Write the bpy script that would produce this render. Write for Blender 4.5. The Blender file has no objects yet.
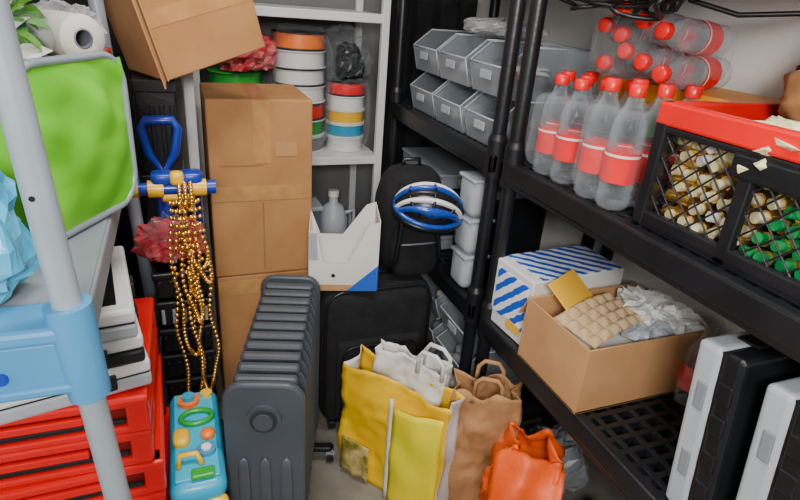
import bpy, bmesh, math, random
from mathutils import Vector, Matrix, noise
random.seed(7)
R=math.radians
def T(x,y,z): return Matrix.Translation((x,y,z))
def RZ(a): return Matrix.Rotation(R(a),4,'Z')
def RX(a): return Matrix.Rotation(R(a),4,'X')
def RY(a): return Matrix.Rotation(R(a),4,'Y')
# ---------------- materials ----------------
_m={}
def mat(name,col,rough=.5,metal=0.,alpha=1.,col2=None,scale=8.,bump=0.,bscale=None,emis=0.,sss=0,coat=0.,spec=.5,stretch=None):
    if name in _m: return _m[name]
    m=bpy.data.materials.new(name); m.use_nodes=True
    nt=m.node_tree; p=nt.nodes['Principled BSDF']
    p.inputs['Base Color'].default_value=(*col,1); p.inputs['Roughness'].default_value=rough
    p.inputs['Metallic'].default_value=metal; p.inputs['Alpha'].default_value=alpha
    p.inputs['Specular IOR Level'].default_value=spec
    p.inputs['Coat Weight'].default_value=coat
    if emis: 
        p.inputs['Emission Color'].default_value=(*col,1); p.inputs['Emission Strength'].default_value=emis
    tc=nt.nodes.new('ShaderNodeTexCoord'); src=tc.outputs['Object']
    if col2 is not None:
        n=nt.nodes.new('ShaderNodeTexNoise'); n.inputs['Scale'].default_value=scale; n.inputs['Detail'].default_value=5
        nt.links.new(src,n.inputs['Vector'])
        r=nt.nodes.new('ShaderNodeValToRGB'); r.color_ramp.elements[0].position=.35; r.color_ramp.elements[1].position=.68
        r.color_ramp.elements[0].color=(*col,1); r.color_ramp.elements[1].color=(*col2,1)
        nt.links.new(n.outputs['Fac'],r.inputs['Fac']); nt.links.new(r.outputs['Color'],p.inputs['Base Color'])
    if bump:
        n2=nt.nodes.new('ShaderNodeTexNoise'); n2.inputs['Scale'].default_value=bscale or scale*3; n2.inputs['Detail'].default_value=4
        nt.links.new(src,n2.inputs['Vector'])
        b=nt.nodes.new('ShaderNodeBump'); b.inputs['Strength'].default_value=bump; b.inputs['Distance'].default_value=.01
        nt.links.new(n2.outputs['Fac'],b.inputs['Height']); nt.links.new(b.outputs['Normal'],p.inputs['Normal'])
    _m[name]=m; return m
def clearmat(name,tint,body,base,top,rough,bump,bscale,blend=.4):
    """thin clear plastic: transparent, with reflective body growing at grazing angles"""
    m=bpy.data.materials.new(name); m.use_nodes=True; nt=m.node_tree; N=nt.nodes; p=N['Principled BSDF']; out=N['Material Output']
    p.inputs['Base Color'].default_value=(*body,1); p.inputs['Roughness'].default_value=rough; p.inputs['Specular IOR Level'].default_value=1.; p.inputs['Coat Weight'].default_value=.6; p.inputs['Coat Roughness'].default_value=.05
    tr=N.new('ShaderNodeBsdfTransparent'); tr.inputs[0].default_value=(*tint,1)
    lw=N.new('ShaderNodeLayerWeight'); lw.inputs['Blend'].default_value=blend
    mr=N.new('ShaderNodeMapRange'); mr.inputs['To Min'].default_value=base; mr.inputs['To Max'].default_value=top
    mx=N.new('ShaderNodeMixShader')
    tc=N.new('ShaderNodeTexCoord'); n2=N.new('ShaderNodeTexNoise'); n2.inputs['Scale'].default_value=bscale; n2.inputs['Detail'].default_value=3
    b=N.new('ShaderNodeBump'); b.inputs['Strength'].default_value=bump; b.inputs['Distance'].default_value=.01
    L=nt.links.new
    L(tc.outputs['Object'],n2.inputs['Vector']); L(n2.outputs['Fac'],b.inputs['Height']); L(b.outputs['Normal'],p.inputs['Normal'])
    L(lw.outputs['Facing'],mr.inputs['Value']); L(mr.outputs['Result'],mx.inputs['Fac']); L(tr.outputs[0],mx.inputs[1]); L(p.outputs[0],mx.inputs[2]); L(mx.outputs[0],out.inputs['Surface'])
    return m
def stripes(name,c1,c2,scale,rough=.5,axis='X'):
    m=bpy.data.materials.new(name); m.use_nodes=True; nt=m.node_tree; p=nt.nodes['Principled BSDF']; p.inputs['Roughness'].default_value=rough
    tc=nt.nodes.new('ShaderNodeTexCoord'); w=nt.nodes.new('ShaderNodeTexWave'); w.bands_direction=axis; w.inputs['Scale'].default_value=scale
    w.inputs['Distortion'].default_value=1.2; w.inputs['Detail Scale'].default_value=3
    r=nt.nodes.new('ShaderNodeValToRGB'); r.color_ramp.interpolation='CONSTANT'; r.color_ramp.elements[0].color=(*c1,1); r.color_ramp.elements[1].color=(*c2,1); r.color_ramp.elements[1].position=.5
    nt.links.new(tc.outputs['Object'],w.inputs['Vector']); nt.links.new(w.outputs['Fac'],r.inputs['Fac']); nt.links.new(r.outputs['Color'],p.inputs['Base Color'])
    return m
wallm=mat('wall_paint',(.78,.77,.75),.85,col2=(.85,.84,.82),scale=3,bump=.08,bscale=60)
wallb=mat('wall_back_dark',(.14,.14,.15),.85,col2=(.20,.20,.20),scale=3,bump=.08,bscale=60)  # wall material in a much darker tone, keeps the background dark
floorm=mat('concrete',(.14,.125,.105),.75,col2=(.25,.23,.195),scale=6,bump=.15,bscale=40)
card=mat('cardboard',(.40,.185,.062),.8,col2=(.48,.235,.09),scale=7,bump=.12,bscale=30)
card2=mat('cardboard_light',(.46,.235,.095),.8,col2=(.54,.295,.13),scale=9,bump=.1,bscale=30)
cardin=mat('cardboard_inner',(.28,.14,.055),.85,col2=(.34,.18,.08),scale=9)
tape=mat('packing_tape',(.55,.29,.11),.15,col2=(.44,.22,.08),scale=20)
blackp=mat('black_plastic',(.006,.007,.009),.36,col2=(.010,.011,.014),scale=14,bump=.08,bscale=120)
blacks=mat('black_satin',(.008,.009,.011),.32)
blackf=mat('black_fabric',(.004,.004,.006),.9,col2=(.010,.010,.013),scale=30,bump=.35,bscale=300)
rad=mat('radiator_paint',(.050,.061,.077),.38,col2=(.064,.075,.092),scale=5)
radd=mat('radiator_dark',(.02,.024,.03),.45)
red=mat('red_plastic',(.80,.002,.004),.32,col2=(.68,.002,.004),scale=6,coat=.2)
redd=mat('red_plastic_dark',(.17,.002,.002),.45)
white=mat('white_plastic',(.78,.78,.77),.4,col2=(.7,.7,.7),scale=6)
whitem=mat('white_enamel',(.70,.71,.72),.35,col2=(.62,.63,.64),scale=5)
grey=mat('grey_plastic',(.22,.24,.27),.45,col2=(.18,.20,.23),scale=8)
lgrey=mat('light_grey_plastic',(.40,.44,.48),.4,col2=(.34,.37,.41),scale=8)
dboard=mat('shelf_board_grey',(.26,.29,.33),.5,col2=(.20,.23,.27),scale=10)
steel=mat('grey_tube',(.33,.38,.43),.35,metal=.15,col2=(.26,.31,.36),scale=7,coat=.2)
bluep=mat('blue_plastic',(.06,.26,.50),.42,col2=(.05,.22,.44),scale=8,bump=.05)
blued=mat('dark_blue_plastic',(.006,.035,.36),.35,coat=.3)
blueh=mat('helmet_blue',(.008,.06,.40),.25,coat=.6)
green=mat('green_fabric',(.13,.54,.008),.75,col2=(.19,.63,.018),scale=5,bump=.25,bscale=10)
teal=mat('teal_toy',(.004,.30,.54),.4,col2=(.01,.38,.60),scale=10,coat=.15)
yel=mat('yellow_plastic',(.88,.50,.006),.35,coat=.2)
org=mat('orange_plastic',(.92,.18,.005),.35,coat=.2)
grn=mat('green_plastic',(.02,.33,.03),.35,coat=.2)
pink=mat('pink_bag',(.58,.008,.03),.3,col2=(.62,.16,.17),scale=22,bump=.5,bscale=30,coat=.4)
film=clearmat('clear_film',(.985,.988,.99),(.55,.60,.64),.02,.36,.08,.8,26)
filmw=clearmat('white_film',(.92,.94,.95),(.80,.82,.84),.22,.85,.2,.8,18)
clear=clearmat('translucent_grey_plastic',(.74,.78,.82),(.42,.46,.51),.27,.75,.3,.15,20)
bottle_m=clearmat('clear_pet',(.960,.968,.976),(.52,.58,.64),.04,.62,.07,.3,30,blend=.33)
label=mat('red_label',(.85,.001,.003),.5,col2=(.76,.001,.003),scale=30,spec=.2)
labelw=mat('white_label',(.85,.85,.85),.4)
gold=mat('gold_beads',(.78,.46,.10),.22,metal=.85)
yelb=mat('yellow_paper',(.94,.57,.0),.45,col2=(.86,.48,.0),scale=5,bump=.25,bscale=15)
yelg=mat('yellow_green_print',(.80,.72,.003),.45,col2=(.88,.66,.003),scale=6,bump=.2,bscale=12)
ygr=mat('printed_photo',(.22,.18,.015),.5,col2=(.78,.60,.25),scale=30)
whp=mat('white_paper',(.76,.75,.72),.7,col2=(.66,.65,.62),scale=6,bump=.3,bscale=12)
kraft=mat('kraft_paper',(.38,.185,.072),.75,col2=(.48,.25,.11),scale=8,bump=.5,bscale=14)
orgb=mat('orange_bag',(.88,.115,.002),.5,col2=(.74,.078,.002),scale=7,bump=.5,bscale=16)
eggm=mat('pulp',(.46,.31,.17),.9,col2=(.54,.39,.24),scale=20,bump=.3,bscale=80)
bluew=mat('print_blue',(.015,.11,.58),.45)
yenv=mat('yellow_envelope',(.88,.47,.03),.6)
cable=mat('black_cable',(.006,.006,.007),.4)
leaf=mat('leaf_green',(.04,.30,.01),.5,col2=(.26,.52,.08),scale=25,bump=.3)
bbag=mat('blue_bag',(.015,.36,.66),.25,col2=(.12,.50,.72),scale=12,bump=.7,bscale=22,coat=.5)
beige=mat('beige_cap',(.60,.52,.27),.35,col2=(.74,.68,.44),scale=40)
dgl=mat('green_cap',(.01,.26,.07),.2)
creamw=mat('cream_wrap',(.72,.66,.34),.35,col2=(.80,.77,.5),scale=20,bump=.8,bscale=30)
# ---------------- builder ----------------
class B:
    def __init__(s,name,M=None):
        s.n=name; s.M=M or Matrix(); s.V=[];s.F=[];s.I=[];s.S=[];s.mats=[]
    def raw(s,vs,fs,m,smooth=False,M=None):
        X=s.M@M if M else s.M; o=len(s.V)
        s.V+=[X@Vector(v) for v in vs]; s.F+=[[i+o for i in f] for f in fs]
        if m not in s.mats: s.mats.append(m)
        k=s.mats.index(m); s.I+=[k]*len(fs); s.S+=[smooth]*len(fs)
    def bm(s,b,m,smooth=False,M=None):
        b.verts.index_update(); s.raw([v.co.copy() for v in b.verts],[[v.index for v in f.verts] for f in b.faces],m,smooth,M); b.free()
    def box(s,c,d,m,bev=.003,rot=None,seg=2,taper=1.,smooth=False):
        b=bmesh.new(); bmesh.ops.create_cube(b,size=1)
        for v in b.verts:
            k=taper if v.co.z<0 else 1
            v.co=Vector((v.co.x*d[0]*k,v.co.y*d[1]*k,v.co.z*d[2]))
        bev=min(bev,min(d)*.45)
        if bev>0: bmesh.ops.bevel(b,geom=b.edges[:],offset=bev,segments=seg,profile=.5,affect='EDGES')
        M=T(*c)
        if rot is not None: M=M@rot
        s.bm(b,m,smooth,M)
    def b2(s,x0,x1,y0,y1,z0,z1,m,bev=.003,**k):
        s.box(((x0+x1)/2,(y0+y1)/2,(z0+z1)/2),(abs(x1-x0),abs(y1-y0),abs(z1-z0)),m,bev,**k)
    def cyl(s,p0,p1,r0,m,r1=None,seg=16,cap=True):
        p0=Vector(p0);p1=Vector(p1); r1=r0 if r1 is None else r1
        q=(p1-p0).to_track_quat('Z','Y').to_matrix()
        a=[p0+q@Vector((r0*math.cos(2*math.pi*i/seg),r0*math.sin(2*math.pi*i/seg),0)) for i in range(seg)]
        b=[p1+q@Vector((r1*math.cos(2*math.pi*i/seg),r1*math.sin(2*math.pi*i/seg),0)) for i in range(seg)]
        s.raw(a+b,[[i,(i+1)%seg,seg+(i+1)%seg,seg+i] for i in range(seg)],m,seg>5)
        if cap:
            s.raw(a,[list(range(seg))[::-1]],m); s.raw(b,[list(range(seg))],m)
    def lathe(s,prof,m,M=None,seg=16):
        vs=[];fs=[]
        for r,z in prof:
            for i in range(seg):
                t=2*math.pi*i/seg; vs.append((r*math.cos(t),r*math.sin(t),z))
        for j in range(len(prof)-1):
            for i in range(seg):
                k=(i+1)%seg; fs.append([j*seg+i,j*seg+k,(j+1)*seg+k,(j+1)*seg+i])
        s.raw(vs,fs,m,True,M)
    def tube(s,pts,r,m,seg=8,closed=False,M=None):
        pts=[Vector(p) for p in pts]; n=len(pts); vs=[];fs=[]; prev=None
        for i,p in enumerate(pts):
            a=pts[(i-1)%n] if (closed or i>0) else p; b=pts[(i+1)%n] if (closed or i<n-1) else p
            d=(b-a).normalized()
            if prev is None: prev=d.orthogonal().normalized()
            prev=(prev-d*prev.dot(d)).normalized(); o=d.cross(prev)
            for k in range(seg):
                t=2*math.pi*k/seg; vs.append(p+prev*(r*math.cos(t))+o*(r*math.sin(t)))
        for i in range(n if closed else n-1):
            j=(i+1)%n
            for k in range(seg):
                l=(k+1)%seg; fs.append([i*seg+k,i*seg+l,j*seg+l,j*seg+k])
        if not closed: fs+= [list(range(seg))[::-1],[ (n-1)*seg+k for k in range(seg)]]
        s.raw(vs,fs,m,True,M)
    def grid(s,nu,nv,f,m,M=None,smooth=True):
        vs=[f(i/nu,j/nv) for j in range(nv+1) for i in range(nu+1)]
        fs=[[j*(nu+1)+i,j*(nu+1)+i+1,(j+1)*(nu+1)+i+1,(j+1)*(nu+1)+i] for j in range(nv) for i in range(nu)]
        s.raw(vs,fs,m,smooth,M)
    def soft(s,c,d,m,e=.45,amp=0.,fr=10.,n=28,M=None,seed=0,crumple=False):
        vs=[];fs=[]; nn=n//2
        sg=lambda x,p: math.copysign(abs(x)**p,x)
        for j in range(nn+1):
            ph=-math.pi/2+math.pi*j/nn
            for i in range(n):
                th=2*math.pi*i/n
                x=sg(math.cos(ph),e)*sg(math.cos(th),e); y=sg(math.cos(ph),e)*sg(math.sin(th),e); z=sg(math.sin(ph),e)
                v=Vector((x*d[0]/2,y*d[1]/2,z*d[2]/2))
                if amp:
                    q=v*fr+Vector((seed*3.1,seed*1.7,seed))
                    w=noise.noise(q)
                    if crumple: w=w+(.5-abs(noise.noise(q*2.1))*2.2)*.8+.35*noise.noise(q*4.7)
                    v+=v.normalized()*amp*w
                    if v.z<-d[2]/2: v.z=-d[2]/2
                vs.append(v)
        for j in range(nn):
            for i in range(n):
                k=(i+1)%n; fs.append([j*n+i,j*n+k,(j+1)*n+k,(j+1)*n+i])
        MM=T(*c)
        if M: MM=MM@M
        s.raw(vs,fs,m,not crumple,MM)
    def crump(s,c,d,m,amp=.03,fr=16,seed=0,n=34,e=.8,M=None): s.soft(c,d,m,e,amp,fr,n,M,seed,True)
    def prism(s,poly,y0,y1,m,bev=.002,M=None,smooth=False):
        b=bmesh.new(); f=b.faces.new([b.verts.new((x,y0,z)) for x,z in poly])
        r=bmesh.ops.extrude_face_region(b,geom=[f]); 
        for v in r['geom']:
            if isinstance(v,bmesh.types.BMVert): v.co.y=y1
        bmesh.ops.recalc_face_normals(b,faces=b.faces[:])
        if bev>0:
            ed=[e for e in b.edges if abs(e.verts[0].co.y-e.verts[1].co.y)<1e-6]
            bmesh.ops.bevel(b,geom=ed,offset=bev,segments=2,profile=.5,affect='EDGES')
        s.bm(b,m,smooth,M)
    def done(s,solid=0):
        me=bpy.data.meshes.new(s.n)
        xs=[v.x for v in s.V];ys=[v.y for v in s.V];zs=[v.z for v in s.V]
        c=Vector(((min(xs)+max(xs))/2,(min(ys)+max(ys))/2,min(zs)))
        me.from_pydata([v-c for v in s.V],[],s.F)
        for m in s.mats: me.materials.append(m)
        me.polygons.foreach_set('material_index',s.I); me.polygons.foreach_set('use_smooth',s.S)
        b=bmesh.new(); b.from_mesh(me); bmesh.ops.recalc_face_normals(b,faces=b.faces[:]); b.to_mesh(me); b.free(); me.update()
        o=bpy.data.objects.new(s.n,me); bpy.context.scene.collection.objects.link(o); o.location=c
        if solid:
            md=o.modifiers.new('sol','SOLIDIFY'); md.thickness=solid; md.offset=0
        return o
def rrect(w,h,r,n=6,cx=0,cz=0):
    out=[]
    for sx,sz,a0 in ((1,1,0),(-1,1,90),(-1,-1,180),(1,-1,270)):
        for i in range(n+1):
            a=R(a0+90*i/n); out.append((cx+sx*(w/2-r)+r*math.cos(a),cz+sz*(h/2-r)+r*math.sin(a)))
    return out
# ---------------- room ----------------
XL,XR,YB,ZC=-.62,1.20,2.34,2.45
def room(name,*a,m): 
    b=B(name); b.b2(*a,m,0); b.done()
room('floor',XL-.1,XR+.1,-.9,YB+.1,-.1,0,m=floorm)
room('ceiling',XL-.1,XR+.1,-.9,YB+.1,ZC,ZC+.1,m=wallm)
room('wall_left',XL-.1,XL,-.9,YB+.1,0,ZC,m=wallm)
room('wall_right',XR,XR+.1,-.9,YB+.1,0,ZC,m=wallm)
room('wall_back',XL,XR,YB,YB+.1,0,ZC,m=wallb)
# ---------------- black racks ----------------
def rack(x0,x1,y0,y1,levels,h):
    b=B('black_plastic_shelving_unit')
    for z in levels:
        for yy in ((y0,y0+.03),(y1-.03,y1)): b.b2(x0,x1,yy[0],yy[1],z-.05,z,blackp,.006)
        for xx in ((x0,x0+.03),(x1-.03,x1)): b.b2(xx[0],xx[1],y0,y1,z-.05,z,blackp,.006)
        b.b2(x0+.003,x0+.02,y0+.02,y1-.02,z-.06,z-.045,blackp,.003)
        nx=9; ny=int((y1-y0)/.035)
        for i in range(1,nx): 
            x=x0+(x1-x0)*i/nx; b.b2(x-.007,x+.007,y0+.02,y1-.02,z-.02,z-.001,blackp,.0015)
        for i in range(1,ny): 
            y=y0+(y1-y0)*i/ny; b.b2(x0+.02,x1-.02,y-.007,y+.007,z-.022,z-.0005,blackp,.0015)
        b.b2(x0+.02,x1-.02,y0+.02,y1-.02,z-.03,z-.026,blackp,0)
    for x in (x0+.024,x1-.024):
        for y in (y0+.024,y1-.024):
            b.cyl((x,y,0),(x,y,h),.019,blackp,seg=20)
            for z in levels:
                b.cyl((x,y,z-.065),(x,y,z+.035),.026,blackp,seg=20)
                b.cyl((x,y,z+.035),(x,y,z+.05),.026,blackp,r1=.02,seg=20)
    b.done()
AX0,AX1=.755,1.175
rack(AX0,AX1,.24,1.205,[.55,1.0,1.50],1.85)
rack(AX0,AX1,1.245,2.06,[.10,.55,1.0,1.50],1.85)
# ---------------- left rack (posts lean slightly) ----------------
b=B('grey_tube_shelving_unit')
px=lambda z,x: x-.050*(z-.75)
for x in (-.115,-.555):
    for y in (.613,1.425):
        b.cyl((px(0,x),y,0),(px(1.9,x),y,1.9),.0150,steel,seg=28)
        for z in (.995,1.60): b.cyl((px(z-.09,x),y,z-.09),(px(z+.03,x),y,z+.03),.0225,bluep,r1=.024,seg=28)
for z in (.995,1.60):
    for y in (.613,1.425):
        b.b2(-.56,-.13,y-.014,y+.014,z-.075,z-.004,bluep,.008)
        b.b2(-.56,-.13,y-.019,y+.050,z-.010,z+.010,bluep,.006)
        b.b2(-.56,-.13,y-.019,y-.010,z-.075,z-.062,bluep,.004)
    for x in (-.128,-.575): b.b2(x-.012,x+.012,.62,1.42,z-.05,z-.004,dboard,.004)
    b.b2(-.575,-.12,.63,1.41,z-.012,z-.001,dboard,.003)
    b.cyl((-.33,.594,z-.045),(-.33,.598,z-.045),.012,blued)
    b.cyl((-.20,.594,z-.045),(-.20,.598,z-.045),.007,blued)
b.cyl((-.138,.5985,1.15),(-.138,.597,1.15),.003,blacks,seg=8)
b.done()
# ---------------- red crates ----------------
z=0.
for i in range(9):
    ox=random.uniform(-.008,.006); oy=random.uniform(-.006,.004)
    b=B('red_folding_crate',T(-.285+ox,1.04+oy,z)@RZ(random.uniform(-1.5,1.5)))
    w,d,h=.41,.36,.078
    b.box((0,0,h/2),(w-.03,d-.03,h-.004),redd,.004)
    b.box((0,0,h-.011),(w,d,.020),red,.006)
    b.box((0,0,.009),(w-.006,d-.006,.016),red,.005)
    b.box((0,-d/2+.007,.042),(w*.5,.010,.016),red,.003)
    b.box((w/2-.007,0,.042),(.010,d*.5,.016),red,.003)
    for sx in(-1,1):
        for sy in(-1,1): b.box((sx*(w/2-.02),sy*(d/2-.02),h/2),(.036,.036,h-.002),red,.006)
    b.box((w/2-.014,0,h*.38),(.012,d*.32,.012),blackp,.002)
    b.box((0,-d/2+.010,h*.33),(w*.8,.008,.010),blackp,.002)
    b.done(); z+=.0785
for i in range(3):
    b=B('organizer_case',T(-.27,.975,z+.0005)@RZ(13-3*i))
    w,d,h=.33,.27,.054
    b.box((0,0,h*.27),(w,d,h*.5),blackp if i==1 else lgrey,.006)
    b.box((0,0,h*.52),(w-.006,d-.006,.008),blackp,.001)
    b.box((0,0,h*.77),(w,d,h*.46),white,.006)
    b.box((0,0,h-.001),(w-.05,d-.05,.004),blackp if i==2 else lgrey,.001)
    for sx in(-.09,.09): b.box((sx,-d/2-.002,h/2),(.04,.008,.03),blackp,.003)
    b.box((w/2+.002,0,h/2),(.008,.04,.03),blackp,.003)
    b.done(); z+=.055
# ---------------- radiator ----------------
Mr=T(.122,.958,0)@RZ(-17)
b=B('oil_radiator',Mr)
N=11
for i in range(N):
    y=.012+i*.041
    P=rrect(.158,.55,.05,6,0,.345)
    if i: b.prism(P,y-.0035,y+.0035,rad,.002)
    for x in (-.052,0,.052): b.soft((x,y,.34),(.034,.024,.50),rad,.5,n=12)
    if i<N-1:
        for zz in (.12,.57): b.cyl((0,y,zz),(0,y+.041,zz),.024,rad)
    b.box((0,y,.612),(.13,.024,.018),rad,.008)
b.prism(rrect(.166,.57,.042,6,0,.345),-.03,-.012,rad,.006)
b.prism(rrect(.166,.57,.042,6,0,.345),N*.041-.005,N*.041+.012,rad,.006)
for x in (-.045,0,.045): b.soft((x,-.031,.27),(.026,.014,.34),rad,.4,n=16)
b.cyl((0,-.028,.545),(0,-.037,.545),.036,rad,seg=32)
b.cyl((0,-.036,.545),(0,-.040,.545),.028,radd,seg=32)
b.cyl((0,-.039,.545),(0,-.044,.545),.020,rad,seg=32)
b.box((0,.2,.065),(.1,.45,.03),radd,.008)
for y in (.05,.41):
    b.box((0,y,.05),(.26,.03,.018),blackp,.006)
    for x in (-.125,.125):
        b.cyl((x-.01,y,.026),(x+.01,y,.026),.026,blackp,seg=20)
        b.cyl((x-.013,y,.026),(x+.013,y,.026),.012,grey,seg=12)
b.done()
# ---------------- tall cardboard box ----------------
b=B('tall_cardboard_box',T(.215,1.757,0))
W=.288
b.box((0,0,.265),(W,W,.53),card,.004)
b.box((0,.0,.802),(W+.006,W+.004,.538),card,.005)
b.box((0,0,.533),(W-.006,W-.006,.01),cardin,.001)
b.box((.0,0,1.0715),(.05,W+.004,.001),tape,0)
b.box((0,-W/2-.0032,.98),(.05,.0008,.18),tape,0)
b.box((0,-W/2-.0034,.80),(W*.99,.0006,.045),tape,0)
b.box((0,-W/2-.0008,.49),(W*.99,.0006,.05),tape,0)
b.box((-.0,-W/2-.0036,.66),(.004,.0006,.22),cardin,0)
b.box((.07,-W/2-.0036,.93),(.06,.0006,.04),card2,0)
b.box((-.06,-W/2-.0036,.885),(.12,.0006,.003),cardin,0)
b.done()
# ---------------- suitcase, backpack, helmet ----------------
b=B('black_suitcase',T(.54,1.515,0))
b.box((0,0,.29),(.355,.20,.50),blackf,.045,seg=5,smooth=True)
b.box((0,-.10,.22),(.28,.035,.30),blackf,.018,seg=4,smooth=True)
for yy in (-.085,.085):
    b.tube([(x,yy,z) for x,z in rrect(.345,.49,.06,6,0,.29)],.005,blacks,closed=True)
b.tube([(x,-.119,z) for x,z in rrect(.25,.27,.04,6,0,.22)],.003,blacks,closed=True,seg=6)
b.tube([(-.07,0,.535),(-.06,0,.552),(.06,0,.552),(.07,0,.535)],.008,blacks)
for x in(-.14,.14):
    for y in(-.06,.06): b.cyl((x-.01,y,.022),(x+.01,y,.022),.022,blackp,seg=16); b.box((x,y,.04),(.03,.03,.03),blackp,.004)
b.done()
b=B('black_backpack',T(.655,1.545,.55))
b.soft((0,0,.17),(.20,.16,.34),blackf,.55,amp=.014,fr=9,n=36)
b.soft((0,-.07,.09),(.16,.08,.17),blackf,.55,amp=.010,fr=12,n=28)
for x in(-.06,.06): b.tube([(x,-.08,.31),(x,-.100,.25),(x,-.105,.17),(x*1.2,-.11,.08),(x*1.3,-.08,.02)],.008,blacks,seg=6)
b.tube([(-.03,0,.33),(-.025,0,.36),(.025,0,.36),(.03,0,.33)],.006,blacks)
b.tube([(-.065,-.10,.12),(-.03,-.114,.125),(.03,-.114,.125),(.065,-.10,.12)],.003,grey,seg=6)
b.done()
Mh=T(.668,1.420,.790)@RX(28)@RZ(72)@Matrix.Scale(.86,4)
b=B('bicycle_helmet',Mh)
def pt(off,th,rx=.084,ry=.122,rz=.100):
    s=max(-1,min(1,off/rx)); c=math.sqrt(1-s*s)
    return Vector((off,ry*c*math.cos(th),rz*c*math.sin(th)))
b.grid(24,10,lambda u,v:(.078*math.cos(R(90*v))*math.cos(2*math.pi*u),.114*math.cos(R(90*v))*math.sin(2*math.pi*u),.090*math.sin(R(90*v))),blacks)
for k,(off,w,m) in enumerate([(-.068,.011,blueh),(-.040,.008,labelw),(-.014,.008,blacks),(.014,.009,blueh),(.040,.008,labelw),(.068,.011,blueh)]):
    nu=28; vs=[];fs=[]
    for i in range(nu+1):
        th=R(4+172*i/nu); nr=(.55+.45*math.sin(th))
        for (do,sc) in ((-w,.86),(-w*.8,1.0),(0,1.035),(w*.8,1.0),(w,.86)):
            vs.append(pt(off*nr+do*nr,th)*sc)
    for i in range(nu):
        for j in range(4): fs.append([i*5+j,i*5+j+1,(i+1)*5+j+1,(i+1)*5+j])
    b.raw(vs,fs,m,True)
for th in (45,90,135):
    b.tube([pt(.075*s,R(th))*.97 for s in (-1,-.6,-.2,.2,.6,1)],.006,blacks,seg=6)
b.tube([(.082*math.cos(t*math.pi/16),.119*math.sin(t*math.pi/16),.004) for t in range(32)],.009,blueh,closed=True)
b.tube([(.080*math.cos(t*math.pi/16),.117*math.sin(t*math.pi/16),-.014) for t in range(32)],.011,blacks,closed=True)
b.done()
# white open carton
b=B('white_carton',T(.435,1.50,.545)@RZ(-14))
t=.004; w,d=.20,.15
b.box((0,0,.004),(w,d,.006),whp,.001)
b.prism([(-w/2,0),(w/2,0),(w/2,.22),(w/2-.03,.215),(.01,.085),(-w/2+.04,.09),(-w/2+.02,.19),(-w/2,.19)],-d/2-t/2,-d/2+t/2,whp,0)
b.prism([(-w/2,0),(w/2,0),(w/2,.23),(w/2-.03,.22),(.0,.12),(-w/2+.03,.12),(-w/2,.20)],d/2-t/2,d/2+t/2,whp,0)
b.box((-w/2,0,.095),(t,d,.19),whp,.001); b.box((w/2,0,.112),(t,d,.225),whp,.001)
b.prism([(w/2+.002,0),(w/2+.002,.085),(.01,0)],-d/2-t/2-.001,-d/2-t/2,bluew,0)
b.prism([(-w/2-.0,0.001),(.01,.001),(.035,.02),(-w/2,.02)],-d/2-t/2-.001,-d/2-t/2,card2,0)
b.prism([(-w/2-.0,0.10),(-w/2+.025,.10),(-w/2+.02,.185),(-w/2,.185)],-d/2-t/2-.001,-d/2-t/2,lgrey,0)
b.cyl((-.03,-d/2-.003,.05),(-.03,-d/2-.002,.05),.006,blacks)
b.done()
# ---------------- paper bags ----------------
def bag(name,w,d,h,mf,ms,M,amp=.006,pinch=.5,fr=9,handles=None,mback=None,flop=.02,seed=0,hr=.0035,open_=0.,taper=0.):
    b=B(name,M); nf,ns,nv=20,8,26
    per=[]
    for i in range(nf): per.append((-w/2+w*i/nf,-d/2,0))
    for i in range(ns): per.append((w/2,-d/2+d*i/ns,1))
    for i in range(nf): per.append((w/2-w*i/nf,d/2,2))
    for i in range(ns): per.append((-w/2,d/2-d*i/ns,3))
    n=len(per); vs=[]
    for j in range(nv+1):
        v=j/nv
        for x,y,sd in per:
            p=Vector((x*(1-taper*v),y,v*h))
            if sd in(1,3) : p.x-=math.copysign(1,x)*pinch*d*.5*v*(1-abs(y)/(d/2))
            p.y*=(1-.15*v*pinch+open_*v)
            q=Vector((x*fr,y*fr,v*h*fr+seed*5))
            a=amp*(0 if j==0 else min(1,v*4))
            nn=Vector((noise.noise(q),noise.noise(q+Vector((9,0,0))),0))
            cr=.5-abs(noise.noise(q*2.3))*2
            p+=nn*a*2+Vector((0,math.copysign(1,y)*a*cr,0))
            if v>.7: p.z+=flop*noise.noise(Vector((x*14,y*14,seed)))*(v-.7)*3.3
            vs.append(p)
    for sd,m in ((0,mf),(1,ms),(2,mback or mf),(3,ms)):
        fs=[[j*n+i,j*n+(i+1)%n,(j+1)*n+(i+1)%n,(j+1)*n+i] for j in range(nv) for i in range(n) if per[i][2]==sd]
        b.raw(vs,fs,m,True)
    b.raw(vs[:n],[list(range(n))[::-1]],ms)
    if handles:
        for sy in(-1,1):
            y=sy*d/2*.85
            b.tube([(-w*.2,y,h*.90),(-w*.18,y,h+handles*.6),(-w*.1,y*1.1,h+handles),(w*.1,y*1.1,h+handles),(w*.18,y,h+handles*.6),(w*.2,y,h*.90)],hr,ms,seg=6)
    return b
Mb=T(.522,1.165,0)@RZ(-53)
b=bag('yellow_shopping_bag',.34,.085,.40,yelb,whp,Mb,amp=.009,seed=1)
b.grid(10,16,lambda u,v:(.015+.150*u,-.062-.012*noise.noise(Vector((u*2,v*3,0)))-.02*(1-abs(2*u-1))*.6,.0+.34*v+.03*u*v),yelg)
b.grid(8,10,lambda u,v:(-.158+.10*u,-.060-.006*noise.noise(Vector((u*3,v*3,4))),.02+.13*v),ygr)
b.grid(2,10,lambda u,v:(.002+.012*u,-.062-.004*v,.0+.37*v),whp)
b.done(.0012)
b=bag('white_paper_bag',.23,.055,.35,whp,whp,T(.562,1.20,.09)@RZ(-50),amp=.010,fr=14,seed=2)
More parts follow.
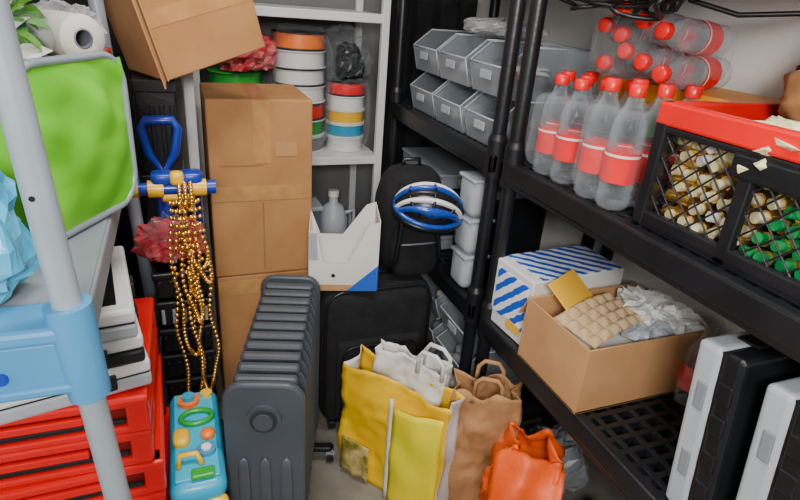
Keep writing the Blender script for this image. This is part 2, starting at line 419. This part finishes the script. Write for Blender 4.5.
for sy in(-.025,.02):
    b.tube([(.03,sy,.32),(.03,sy,.37),(.045,sy-.004,.395),(.085,sy-.006,.395),(.105,sy,.37),(.105,sy,.32)],.006,white)
b.done(.001)
b=bag('kraft_paper_bag',.19,.088,.41,kraft,kraft,T(.733,1.058,0)@RZ(-33),amp=.012,seed=3,fr=13,handles=.045,hr=.006,flop=.04); b.done(.0012)
b=bag('orange_paper_bag',.21,.12,.34,orgb,orgb,T(.775,.885,0)@RZ(-38),amp=.024,seed=4,fr=9,flop=.06,pinch=.8,taper=.25)
b.grid(14,10,lambda u,v:((u-.5)*.17,-.05-.10*v+.012*math.sin(u*9+v*3),.33-.20*v*v+.06*(.5-abs(u-.45))-.02*noise.noise(Vector((u*4,v*4,1)))),orgb)
b.done(.0015)
greyb=mat('grey_bag',(.16,.18,.20),.4,col2=(.28,.29,.31),scale=9,bump=.6,bscale=20)
b=B('green_gift_bag',T(.95,.80,0)@RZ(20)); b.crump((0,0,.06),(.16,.12,.12),grn,amp=.025,seed=2); b.done()
b=B('grey_plastic_bag',T(.98,1.02,0)); b.crump((0,0,.10),(.20,.16,.20),greyb,amp=.03,seed=5); b.done()
b=B('power_strip',T(.88,.66,0)@RZ(35)); b.box((0,0,.02),(.24,.05,.04),lgrey,.008)
for i in range(5): b.cyl((-.09+i*.042,0,.039),(-.09+i*.042,0,.0415),.016,blacks)
b.tube([(.12,0,.02),(.16,.02,.006),(.2,-.03,.006),(.17,-.08,.006)],.004,lgrey); b.done()
b=B('blue_cleaning_cloth',T(1.02,.55,0)); b.crump((0,0,.05),(.2,.2,.1),bluep,amp=.03,seed=8); b.done()
# ---------------- bottom shelf of right rack (z .55) ----------------
Z=.551
def openbox(name,M,w,d,h,m,t=.005,flaps=()):
    b=B(name,M)
    b.box((0,0,t/2),(w,d,t),m,0)
    b.box((0,-d/2+t/2,h/2),(w,t,h),m,.001); b.box((0,d/2-t/2,h/2),(w,t,h),m,.001)
    b.box((-w/2+t/2,0,h/2),(t,d-2*t,h),m,.001); b.box((w/2-t/2,0,h/2),(t,d-2*t,h),m,.001)
    for s,a,l in flaps:
        if s=='x+': b.box((w/2,0,h),(l,d*.97,.004),m,.001,rot=RY(a)@T(l/2,0,0))
        if s=='y+': b.box((0,d/2,h),(w*.97,l,.004),m,.001,rot=RX(a)@T(0,l/2,0))
    return b
b=openbox('open_cardboard_box',T(.925,.872,Z),.34,.235,.165,card2,flaps=(('y+',-62,.07),('x+',70,.08)))
b.soft((0,0,.07),(.31,.205,.12),whp,.4,amp=.01,fr=14)
b.done()
b=B('egg_carton',T(.875,.865,Z+.160)@RZ(14)@RX(6)@RY(-6))
b.grid(72,36,lambda u,v:((u-.5)*.19,(v-.5)*.12,.013*abs(math.sin(u*math.pi*6))*abs(math.sin(v*math.pi*4))+.012*math.sin(u*3.1)),eggm)
b.done(.002)
b=B('yellow_envelope',T(.85,.955,Z+.19)@RZ(28)@RX(38)); b.box((0,0,0),(.13,.085,.004),yenv,.001); b.done()
b=B('crumpled_paper',T(1.0,.87,Z+.14))
b.crump((.02,.01,.02),(.14,.14,.07),white,amp=.03,seed=3,e=.9); b.crump((-.03,-.06,.01),(.12,.06,.04),lgrey,amp=.02,seed=6,e=.9)
b.crump((.06,-.05,.02),(.10,.09,.05),white,amp=.03,seed=9,e=.9)
b.done()
b=B('blue_striped_box',T(.925,1.10,Z)@RZ(4))
strp=stripes('blue_white_stripes',(.01,.10,.62),(.82,.83,.85),14,axis='DIAGONAL')
b.box((0,0,.095),(.30,.16,.19),white,.004); b.box((.01,0,.192),(.26,.155,.003),strp,.001); b.box((-.151,0,.105),(.003,.13,.13),strp,.001)
b.box((-.1525,-.03,.035),(.002,.06,.025),yenv,0); b.done()
for i,(y,lean) in enumerate(((.475,6),(.352,6))):
    b=B('tool_case',T(.95,y,Z)@RX(-lean))
    w,h=.34,.33
    b.box((0,.022,h/2),(w,.046,h),lgrey,.010,seg=3)
    b.box((0,-.023,h/2),(w,.040,h),blackp,.010,seg=3)
    b.box((0,.0,h/2),(w-.01,.008,h-.01),blacks,.001)
    for z in (.07,.13,.20,.26): b.box((-w/2-.001,-.022,z),(.006,.028,.035),blacks,.003)
    for z in (.10,.235): b.box((-w/2-.001,.018,z),(.005,.018,.05),grey,.002)
    for x in(-.09,.09): b.box((x,.002,h+.001),(.04,.04,.006),blacks,.002)
    b.tube([(-.05,.0,h),(-.045,.0,h+.03),(.045,.0,h+.03),(.05,.0,h)],.006,blacks)
    b.done()
b=B('pink_drink_pack',T(1.10,.66,Z))
for i in range(3):
    b.lathe([(0,0),(.03,0),(.032,.02),(.032,.13),(.012,.18),(.012,.2),(0,.2)],bottle_m,M=T(-.05,-.07+i*.067,0)); b.lathe([(.033,.04),(.033,.10)],pink,M=T(-.05,-.07+i*.067,0))
b.done()
# ---------------- bottles ----------------
def bottle(b,M,h=.245,r=.034):
    k=h/.245
    pr=[(0,.012),(r*.45,.004),(r*.8,0),(r,.010),(r,.03),(r*.94,.036),(r,.042),(r,.048),(r*.97,.054),(r*.97,.118),(r,.124),(r*.94,.132),(r,.139),(r*.95,.147),(r*.98,.155),(r*.92,.168),(r*.75,.188),(r*.48,.205),(.014,.218),(.0125,.23)]
    b.lathe([(a,z*k) for a,z in pr],bottle_m,M,seg=18)
    b.lathe([(r+.0006,.056*k),(r+.0006,.118*k)],label,M,seg=18)
    b.lathe([(r+.001,.108*k),(r+.001,.113*k)],labelw,M,seg=18)
    b.lathe([(.0155,.222*k),(.016,.224*k),(.016,.243*k),(.013,.2455*k),(0,.2455*k)],red,M,seg=18)
Z=1.001
b=B('water_bottle_pack')
for x in(.800,.869,.938):
    for y in(.842,.912): bottle(b,T(x,y,Z),h=.24,r=.0335)
b.soft((.869,.877,Z+.1),(.215,.148,.19),film,.3,amp=.006,fr=16,n=40)
b.done()
b=B('water_bottle_pack')
for x in(.805,.873,.941):
    for y in(1.01,1.08,1.15): 
        if x<.82 and y>1.1: continue
        bottle(b,T(x,y,Z),h=.225,r=.0325)
b.soft((.873,1.06,Z+.095),(.21,.17,.175),film,.3,amp=.006,fr=16,n=40)
b.done()
orc=mat('orange_carton',(.82,.27,.01),.5,col2=(.88,.42,.03),scale=12)
b=B('orange_carton',T(1.070,.975,Z)); b.box((0,0,.11),(.18,.38,.22),orc,.003)
b.box((-.091,0,.13),(.002,.2,.08),grn,0); b.box((-.092,-.1,.17),(.002,.08,.05),labelw,0); b.box((0,-.191,.12),(.10,.002,.08),labelw,0); b.done()
b=B('water_bottle_pack')
for i in range(4):
    for j in range(2):
        bottle(b,T(1.085,.925+i*.070+.02*j,Z+.256+.061*j)@RZ(14+3*i)@RY(-90+4*((i+j)%3)),h=.225,r=.033)
b.crump((.975,1.00,Z+.292),(.20,.27,.13),film,amp=.012,fr=14,e=.5)
b.done()
# ---------------- bottle crate ----------------
b=B('bottle_crate')
x0,x1,y0,y1,z0,z1=.785,1.15,.20,.765,1.001,1.225
b.b2(x0,x1,y0,y1,z0,z0+.012,blackp,.002)
for (a,c,d,e) in ((x0,x0+.018,y0,y1),(x1-.018,x1,y0,y1),(x0,x1,y0,y0+.018),(x0,x1,y1-.018,y1)):
    b.b2(a-.002,c+.002,d-.002,e+.002,z1-.040,z1,red,.005)
    b.b2(a,c,d,e,z1-.052,z1-.040,blackp,.003)
    b.b2(a,c,d,e,z0,z0+.03,blackp,.004)
def lattice(P,U,W,H,sp=.036,r=.0018):
    P=Vector(P);U=Vector(U);Zv=Vector((0,0,1))
    c=-H
    while c<W:
        for s in(0,1):
            a=max(0,c);e=min(W,c+H)
            if e-a<.005: continue
            za,ze=a-c,e-c
            if s: za,ze=H-za,H-ze
            b.cyl(P+U*a+Zv*za,P+U*e+Zv*ze,r,blackp,seg=5,cap=False)
        c+=sp
H=z1-z0-.07
for (ya,yb) in ((y0+.02,.38),(.40,.56),(.58,y1-.02)): lattice((x0+.009,ya,z0+.03),(0,1,0),yb-ya,H)
for yy in (.39,.57): b.b2(x0,x0+.016,yy-.012,yy+.012,z0,z1-.03,blackp,.003)
b.b2(x0-.002,x0+.014,.36,.60,z1-.085,z1-.048,blackp,.004)
lattice((x0+.02,y1-.009,z0+.03),(1,0,0),x1-x0-.04,H)
lattice((x1-.009,y0+.02,z0+.03),(0,1,0),y1-y0-.04,H)
for x in(x0+.012,x1-.012):
    for y in(y0+.012,y1-.012): b.b2(x-.013,x+.013,y-.013,y+.013,z0,z1-.03,blackp,.004)
b.done()
b=B('small_glass_bottles')
for r_ in range(6):
    for i in range(18):
        y=.245+i*.031+(r_%2)*.0155; zc=z0+.030+r_*.027
        if y>.735 or random.random()<.12: continue
        a=random.uniform(-32,8); e=random.uniform(-18,18)
        m=dgl if (.39<y<.57 and random.random()<.65) else (beige if random.random()<.8 else white)
        L=random.uniform(.05,.065); v=Vector((1,math.tan(R(a)),math.tan(R(e)))).normalized()*L; p=Vector((.808+random.uniform(0,.008),y,zc))
        b.cyl(p,p+v*.30,.0092,m,seg=12); b.cyl(p+v*.30,p+v*.36,.0120,gold,seg=12); b.cyl(p+v*.36,p+v,.0112,dgl if m==dgl else gold,seg=12)
for r_ in range(5):
    for i in range(8):
        p=Vector((.83+i*.036,.735,z0+.03+r_*.03)); b.cyl(p,p+Vector((0,-.05,.004)),.0115,random.choice((beige,gold,gold)),seg=10)
b.box((.99,.46,z0+.08),(.22,.44,.13),blacks,.02)
b.done()
b=B('crumpled_plastic_wrap'); b.crump((.87,.55,z0+.175),(.15,.22,.08),creamw,amp=.035,fr=20); b.done()
b=bag('brown_paper_sack',.13,.09,.17,kraft,kraft,T(1.02,.60,z1-.055)@RZ(-30)@RX(-6),amp=.022,fr=20,seed=9,flop=.10,open_=.35)
b.done(.0015)
b=B('black_pouch'); b.crump((1.075,.695,z1+.03),(.09,.08,.19),blackf,amp=.02,fr=18,seed=3); b.done()
# cables
b=B('cable_bundle')
for k in range(7):
    cy=random.uniform(.86,1.10); cx=random.uniform(.80,.92); rr=random.uniform(.06,.11); dz=random.uniform(.030,.045)
    b.tube([(cx+.03*math.sin(t*.9+k),cy+rr*math.cos(t*math.pi/12),1.415+dz*math.sin(t*math.pi/12)-.010*(k%3)) for t in range(24)],.0045,cable,closed=True,seg=8)
b.tube([(.90,.95,1.45),(.93,.9,1.39),(.97,.82,1.37),(1.03,.74,1.38),(1.10,.66,1.43),(1.12,.6,1.48)],.005,cable)
b.tube([(.86,1.0,1.45),(.86,.98,1.38),(.87,.93,1.36),(.88,.88,1.37),(.88,.84,1.45)],.004,cable)
b.box((.85,.99,1.365),(.02,.035,.025),red,.004); b.box((.85,1.03,1.375),(.02,.03,.02),grn,.004)
b.done()
b=B('wall_cable'); b.tube([(1.194,.82,1.48),(1.194,.80,1.38),(1.194,.83,1.3),(1.194,.80,1.22)],.003,grey); b.done()
# ---------------- far black rack items ----------------
def bin_(s,M,w=.24,d=.19,h=.13,fill=None):
    sv=s.M; s.M=s.M@M
    s.box((0,0,.003),(w*.92,d*.92,.005),clear,.001)
    P=[(-w/2*.92,0),(w/2*.92,0),(w/2,h),(-w*.28,h),(-w/2,h*.62),(-w/2-.012,h*.58)]
    s.raw([(x,-d/2,z) for x,z in P],[list(range(6))],clear); s.raw([(x,d/2,z) for x,z in P],[list(range(6))],clear)
    s.raw([(w/2*.92,-d/2,0),(w/2*.92,d/2,0),(w/2,d/2,h),(w/2,-d/2,h)],[[0,1,2,3]],clear)
    s.raw([(-w/2*.92,-d/2,0),(-w/2*.92,d/2,0),(-w/2-.012,d/2,h*.58),(-w/2-.012,-d/2,h*.58)],[[0,1,2,3]],clear)
    s.tube([(-w*.28,-d/2,h),(w/2,-d/2,h),(w/2,d/2,h),(-w*.28,d/2,h)],.0028,lgrey,seg=6)
    s.tube([(-w*.28,-d/2,h),(-w/2-.01,-d/2,h*.6),(-w/2-.01,d/2,h*.6),(-w*.28,d/2,h)],.0028,lgrey,seg=6)
    for yy in(-d/2,d/2): s.tube([(-w/2-.01,yy,h*.6),(-w/2*.92,yy,0)],.002,lgrey,seg=5)
    s.box((-w/2-.010,0,h*.40),(.004,d*.30,.022),lgrey,.001)
    if fill:
        for i in range(9): s.soft((random.uniform(-.08,.07),random.uniform(-.05,.05),.03+random.uniform(0,.025)),(.06,.05,.04),fill[i%len(fill)],.6,n=12,M=RZ(i*40))
    s.M=sv
for k,y in enumerate((1.365,1.585)):
    b=B('stackable_bin')
    bin_(b,T(.90,y,1.001),fill=[grey,blacks,lgrey]); bin_(b,T(.90,y,1.001+.134),fill=[whp,grey,label,blacks] if k==0 else [lgrey,grey,blacks]); b.done()
b=B('stackable_bin'); bin_(b,T(.905,1.80,1.001),fill=[grey]); bin_(b,T(.905,1.80,1.135),fill=[grey,blacks]); b.done()
b=B('plastic_sheet_bundle'); b.crump((.93,1.58,1.295),(.2,.3,.05),filmw,amp=.02,fr=12); b.done()
b=B('grey_storage_canister',T(.805,1.38,.551))
for z,h in ((.0,.115),(.117,.115),(.234,.12)):
    b.box((0,0,z+h/2),(.085,.095,h),lgrey,.022,seg=4,smooth=True)
    b.box((0,0,z+h-.008),(.090,.10,.012),lgrey,.005)
b.done()
b=B('flat_box_stack')
for i,(m,s) in enumerate(((grey,.0),(blackp,.01),(grey,-.005),(blackp,.0),(grey,.01))):
    b.box((.95+s,1.80,.551+.028+.056*i),(.32,.36,.05),m,.006); b.box((.95+s,1.80,.551+.051+.056*i),(.33,.37,.01),m,.003)
b.done()
b=B('grey_document_box',T(.97,1.50,.551)); b.box((0,0,.13),(.26,.15,.26),blackp,.01); b.box((0,0,.27),(.27,.16,.03),grey,.006); b.done()
for y in (1.37,1.60):
    b=B('clear_storage_bin')
    for k in range(3): bin_(b,T(.90,y,.101+k*.124),w=.24,d=.19,h=.12,fill=[lgrey,whp,grey])
    b.done()
def backdrop(x0,x1,y,h,sd):  # added black sheet, stands in for the dark background along the back wall
    b=B('black_backdrop',T((x0+x1)/2,y,0)); W=x1-x0
    b.grid(60,24,lambda u,v:((u-.5)*W,-.025-.018*math.sin(u*W*62+sd)-.012*noise.noise(Vector((u*8,v*3,sd))),v*h),blackf)
    b.cyl((-W/2,0,h),(W/2,0,h),.009,blacks); b.cyl((-W/2+.02,0,h),(-W/2+.02,.04,h),.006,blacks); b.cyl((W/2-.02,0,h),(W/2-.02,.04,h),.006,blacks)
    b.done()
backdrop(.78,1.19,2.295,2.1,1); backdrop(-.60,.0,2.295,2.1,2)
# ---------------- white back rack ----------------
b=B('white_wire_shelving_unit')
bx0,bx1,by0,by1=.06,.70,1.99,2.31
for x in (bx0,bx1):
    for y in(by0,by1): b.b2(x-.014,x+.014,y-.012,y+.012,0,1.95,whitem,.003)
for z in(.33,.80,1.30,1.75):
    b.b2(bx0,bx1,by0-.01,by0+.01,z-.03,z,whitem,.003); b.b2(bx0,bx1,by1-.01,by1+.01,z-.03,z,whitem,.003)
    b.b2(bx0,bx1,by0,by1,z-.008,z-.001,whitem,.001)
b.done()
b=B('white_cabinet_side'); b.b2(.018,.046,1.66,1.96,0,1.9,white,.003); b.done()
def spool(b,x,y,z,r,h,m,hub=None):
    M=T(x,y,z)
    b.lathe([(r*.3,0),(r,0),(r,.004),(r*.9,.004),(r*.9,h-.004),(r,h-.004),(r,h),(r*.3,h),(r*.3,0)],m,M,seg=32)
    nn=7
    b.lathe([(r*(.95 if k%2 else .92),.005+(h-.01)*k/(nn*2)) for k in range(nn*2+1)],hub or m,M,seg=32)
b=B('filament_spool_stack'); z=.801
for m,hb in ((whitem,grey),(white,grn),(blacks,red),(white,white),(blacks,white),(whitem,white),(blacks,org)): spool(b,.425,2.13,z,.098,.058,m,hub=hb); z+=.0605
b.crump((.425,2.13,1.03),(.215,.225,.42),film,amp=.008,fr=20,seed=5,n=44,e=.4)
b.done()
b=B('filament_spool_stack'); z=.801
for m in (white,teal,yel,white,red): spool(b,.603,2.12,z,.075,.05,white if m!=red else blacks,hub=m); z+=.052
b.crump((.603,2.12,.94),(.17,.18,.25),film,amp=.008,fr=20,seed=6,n=40,e=.4)
b.done()
b=B('filament_spool_stack'); z=.801
for m in (grn,grn,blackp,grn,grn): spool(b,.20,2.13,z,.095,.055,m); z+=.0565
b.done()
b=B('plastic_film_bag'); b.crump((.61,2.12,1.15),(.14,.18,.18),film,amp=.03,fr=14,seed=2); b.crump((.61,2.12,1.12),(.10,.12,.12),blacks,amp=.02,fr=14,seed=12); b.done()
b=B('pink_plastic_bag'); b.crump((.235,2.08,1.15),(.18,.16,.12),pink,amp=.03,fr=14,seed=3); b.done()
b=B('grey_tub',T(.42,2.10,.331)); h=.26
b.box((0,0,h/2),(.14,.2,h),clear,.012,taper=.88); b.box((0,0,h),(.15,.21,.018),lgrey,.005); b.box((0,0,h*.4),(.11,.16,h*.7),grey,.01); b.done()
b=B('white_jug',T(.56,2.10,.331))
b.lathe([(0,0),(.055,0),(.06,.02),(.06,.18),(.04,.235),(.018,.25),(.018,.28),(0,.28)],lgrey,seg=24); b.cyl((0,0,.275),(0,0,.3),.022,whp); b.tube([(.05,0,.2),(.085,0,.21),(.09,0,.14),(.06,0,.1)],.009,lgrey)
b.done()
# ---------------- clutter between left rack and tall box ----------------
b=B('black_crate_tower')
z=0
while z<1.12:
    b.b2(-.095,.0,1.46,1.64,z,z+.222,blackp,.006); b.b2(-.098,.003,1.457,1.643,z+.195,z+.226,blacks,.004)
    for i in range(4): b.b2(-.086+.022*i,-.074+.022*i,1.457,1.462,z+.03,z+.17,blacks,.002)
    z+=.2285
b.done()
b=B('black_folding_crate',T(-.025,1.38,0))
z=0
for i in range(9):
    b.box((0,0,z+.04),(.12,.12,.07),blacks,.004); b.box((0,0,z+.066),(.135,.13,.018),blackp,.004)
    for k in range(5): b.box((-.05+k*.025,-.061,z+.032),(.008,.006,.04),lgrey if i==7 else blackp,.001)
    z+=.079
b.done()
b=B('pink_plastic_bag'); b.crump((-.045,1.385,.765),(.14,.11,.10),pink,amp=.03,fr=18,seed=6); b.crump((-.05,1.36,.80),(.09,.07,.06),film,amp=.02,fr=18,seed=8); b.done()
b=B('toy_push_handle')
for x in(-.06,.03):
    b.tube([(x,1.45,.715),(x,1.45,.80),(x,1.42,.87),(x,1.34,.925),(x,1.29,.93)],.009,blued)
    b.cyl((x-.016,1.29,.93),(x+.016,1.29,.93),.019,yel)
for x,m in ((-.045,blued),(.015,blued)): b.soft((x,1.30,.952),(.05,.05,.03),m,.5,n=14)
b.cyl((-.10,1.29,.93),(.055,1.29,.93),.014,blued)
b.cyl((-.112,1.29,.93),(-.095,1.29,.93),.018,yel); b.cyl((.05,1.29,.93),(.066,1.29,.93),.016,blued)
b.cyl((-.06,1.43,.86),(.03,1.43,.86),.01,yel); b.soft((-.015,1.285,.955),(.03,.03,.03),yel,.5,n=14)
b.done()
b=B('garden_shovel')
b.cyl((-.045,1.445,.72),(-.045,1.437,.93),.013,blued)
b.tube([(-.045,1.44,.92),(-.075,1.44,.97),(-.085,1.44,1.03),(-.075,1.44,1.05),(-.015,1.44,1.05),(-.005,1.44,1.03),(-.015,1.44,.97)],.011,blued,closed=True)
b.done()
b=B('gold_bead_necklace')
def bead(p,r):
    vs=[];fs=[];n=8;m=5
    for j in range(m+1):
        ph=-math.pi/2+math.pi*j/m
        for i in range(n): vs.append((p[0]+r*math.cos(ph)*math.cos(2*math.pi*i/n),p[1]+r*math.cos(ph)*math.sin(2*math.pi*i/n),p[2]+r*math.sin(ph)))
    for j in range(m):
        for i in range(n): fs.append([j*n+i,j*n+(i+1)%n,(j+1)*n+(i+1)%n,(j+1)*n+i])
    b.raw(vs,fs,gold,True)
for k in range(7):
    xa=-.030+.007*k; wd=random.uniform(.018,.046); zb=[.30,.50,.60,.66,.74,.39,.70][k]; yy=1.262-.004*(k%3)
    L=.905-zb; n=int(L*2/.0115)
    for i in range(n):
        t=i/(n-1); s=2*t-1
        zz=zb+L*abs(s)**1.6; x=xa+wd*math.copysign(min(1,abs(s)*2.2)**.7,s)*.5*(.5 if abs(s)>.8 else 1)+.006*math.sin(zz*30+k)+.02*(1-(zz-zb)/L)
        bead((x,yy+.004*math.sin(i*.6+k)+(.006 if s>0 else 0),zz),.0055)
for k in range(3):
    for i in range(22):
        a=math.pi*2*i/22; bead((-.012+k*.012,1.277+.020*math.cos(a),.917+.028*math.sin(a)),.0052)
b.done()
b=B('black_cloth_bag'); b.crump((.02,1.235,.14),(.14,.10,.28),blackf,amp=.02,fr=9,seed=4,n=44,e=.6); b.done()
# toy table
tl=mat('teal_light',(.015,.42,.64),.45)
b=B('toy_activity_table',T(-.022,1.02,0))
b.box((0,0,.435),(.108,.31,.055),teal,.024,seg=4,smooth=True)
b.box((0,0,.464),(.085,.27,.006),tl,.003)
for sx in(-.03,.03):
    for sy in(-.11,.11): b.cyl((sx,sy,0),(sx,sy,.42),.015,yel,r1=.018)
b.cyl((-.01,.10,.462),(-.01,.10,.478),.024,org,seg=24); b.cyl((-.01,.10,.476),(-.01,.10,.488),.014,teal,seg=24)
b.tube([(.005+.033*math.cos(t*math.pi/8),.04+.022*math.sin(t*math.pi/8),.472) for t in range(16)],.006,grn,closed=True)
b.soft((-.028,-.02,.472),(.034,.05,.024),yel,.6,n=14); b.soft((.025,-.02,.472),(.03,.03,.02),org,.8,n=14)
b.cyl((.02,-.065,.462),(.02,-.065,.476),.019,bluep,seg=20); b.cyl((.02,-.065,.476),(.02,-.065,.480),.010,white,seg=16)
b.tube([(-.035,-.10,.468),(-.03,-.09,.49),(.0,-.09,.49),(.01,-.10,.468)],.006,yel)
b.box((.01,-.128,.47),(.045,.025,.012),grn,.004); b.cyl((.03,.12,.462),(.03,.12,.475),.013,yel)
b.soft((.03,-.152,.40),(.05,.03,.05),yel,.6,n=14)
b.done()
# ---------------- left shelf items ----------------
Z=.995
Mg=T(-.140,.930,Z)@RZ(61)
b=B('green_folding_stool',Mg)
b.soft((0,.045,.125),(.20,.08,.225),green,.28,amp=.008,fr=14,n=44,seed=2)
b.tube([(x,-.004,z) for x,z in rrect(.235,.240,.05,8,0,.1265)],.0060,steel,closed=True,seg=10)
def gf(u,v):
    x=(u-.5)*.222; z=.012+v*.229
    fold=.006*math.sin((u*1.3+v)*9)*math.exp(-((v-.55-.25*u)**2)*18)+.003*math.sin((u-v*.7)*14)*v*(1-v)*3
    return (x,-.005-.020*math.sin(math.pi*u)*math.sin(math.pi*v)-fold-.005*abs(noise.noise(Vector((u*3+v*2,v*4,2)))),z)
b.grid(44,44,gf,green)
b.done()
b=B('red_storage_crate')
x0,x1,y0,y1=-.49,-.128,1.08,1.395
b.b2(x0+.01,x1-.01,y0+.01,y1-.01,Z+.0,Z+.012,red,.002)
for (a,c,d,e) in ((x0,x0+.012,y0,y1),(x1-.012,x1,y0,y1),(x0,x1,y0,y0+.012),(x0,x1,y1-.012,y1)): b.b2(a,c,d,e,Z,Z+.21,red,.003)
for (a,c,d,e) in ((x0-.005,x0+.012,y0-.005,y1+.005),(x1-.012,x1+.005,y0-.005,y1+.005),(x0-.005,x1+.005,y0-.005,y0+.012),(x0-.005,x1+.005,y1-.012,y1+.005)):
    b.b2(a,c,d,e,Z+.188,Z+.218,red,.005)
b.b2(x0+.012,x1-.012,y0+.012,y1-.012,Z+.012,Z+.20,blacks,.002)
b.done()
zt=Z+.218
b=B('kitchen_roll')
c0=Vector((-.138,1.120,zt+.039)); c1=Vector((-.25,1.26,zt+.039)); q=(c1-c0).to_track_quat('Z','Y').to_matrix().to_4x4()
b.lathe([(.016,0),(.038,0),(.039,.004),(.039,.17),(.038,.174),(.016,.174),(.016,0)],whp,M=T(*c0)@q,seg=32)
b.lathe([(.014,-.001),(.0165,-.001),(.0165,.175),(.014,.175),(.014,-.001)],grey,M=T(*c0)@q,seg=24)
b.done()
b=B('white_plastic_bag'); b.crump((-.185,1.335,zt+.04),(.12,.10,.08),filmw,amp=.025,fr=14,seed=4); b.done()
b=B('bag_of_greens')
for i in range(60):
    px_=random.uniform(-.33,-.20); py=random.uniform(1.06,1.11)+(-.20-px_)*.3; pz=zt+random.uniform(.0,.07)
    b.grid(6,3,lambda u,v:((u-.5)*.07,(v-.5)*.03*math.sin(math.pi*min(.97,max(.05,u))),.012*math.sin(u*3)),leaf if i%4 else whp,M=T(px_,py,pz+.012)@RZ(random.uniform(0,360))@RX(random.uniform(-50,50))@RY(random.uniform(-50,50)))
b.crump((-.265,1.10,zt+.045),(.16,.10,.09),film,amp=.015,fr=18,seed=2)
b.done()
Mt=T(.030,1.535,1.277)@RZ(24)@RY(-16)
b=B('tilted_cardboard_box',Mt)
b.box((0,0,0),(.27,.21,.20),card,.003)
b.box((0,-.1055,0.03),(.27,.001,.035),tape,0)
b.box((-.137,-.03,.0),(.003,.2,.19),card2,.001)
b.box((-.150,-.14,.0),(.003,.08,.19),card2,.001,rot=RZ(-25))
b.done()
b=B('blue_plastic_bag'); b.crump((-.265,.70,Z+.08),(.17,.14,.16),bbag,amp=.02,fr=14,seed=7,n=44,e=.6)
b.cyl((-.225,.69,Z+.13),(-.225,.68,Z+.17),.016,red); b.done()
b=B('small_carton',T(-.35,.90,Z)); b.box((0,0,.08),(.14,.16,.16),card2,.003); b.box((0,0,.1605),(.03,.16,.001),tape,0); b.done()
# ---------------- lights ----------------
b=B('ceiling_lamp'); b.box((.15,.75,ZC-.025),(.9,.2,.05),white,.01); b.box((.15,.75,ZC-.054),(.84,.16,.008),mat('lamp_diffuser',(1,1,1),.5,emis=3),.002); b.done()
def area(n,loc,tgt,sx,sy,e,col=(1,1,1)):
    l=bpy.data.lights.new(n,'AREA'); l.shape='RECTANGLE'; l.size=sx; l.size_y=sy; l.energy=e; l.color=col
    o=bpy.data.objects.new(n,l); o.location=loc; o.rotation_euler=(Vector(tgt)-Vector(loc)).to_track_quat('-Z','Y').to_euler(); bpy.context.scene.collection.objects.link(o)
area('ceiling_light',(.15,.75,ZC-.075),(.15,.76,0),.8,.2,24,(1,.96,.90))
area('front_fill_light',(-.15,-.55,1.62),(.8,1.0,1.0),.4,.3,34,(1,.97,.92))  # added fill lamp behind the camera, brightens front faces and the right wall
w=bpy.data.worlds.new('World'); bpy.context.scene.world=w; w.use_nodes=True
w.node_tree.nodes['Background'].inputs[0].default_value=(.95,.96,1,1); w.node_tree.nodes['Background'].inputs[1].default_value=.12
# ---------------- camera ----------------
p=R(24); rl=R(4.6); yaw=R(22.5)
F0=Vector((math.sin(yaw)*math.cos(p),math.cos(yaw)*math.cos(p),-math.sin(p)))
R0=Vector((math.cos(yaw),-math.sin(yaw),0)); U0=R0.cross(F0)
Rr=R0*math.cos(rl)+U0*math.sin(rl); Uu=-R0*math.sin(rl)+U0*math.cos(rl)
cam=bpy.data.cameras.new('Camera'); cam.sensor_width=36; cam.lens=25.2; cam.clip_start=.02
co=bpy.data.objects.new('Camera',cam); bpy.context.scene.collection.objects.link(co)
M=Matrix((( Rr.x,Uu.x,-F0.x,0),(Rr.y,Uu.y,-F0.y,0),(Rr.z,Uu.z,-F0.z,1.35),(0,0,0,1)))
co.matrix_world=M
bpy.context.scene.camera=co
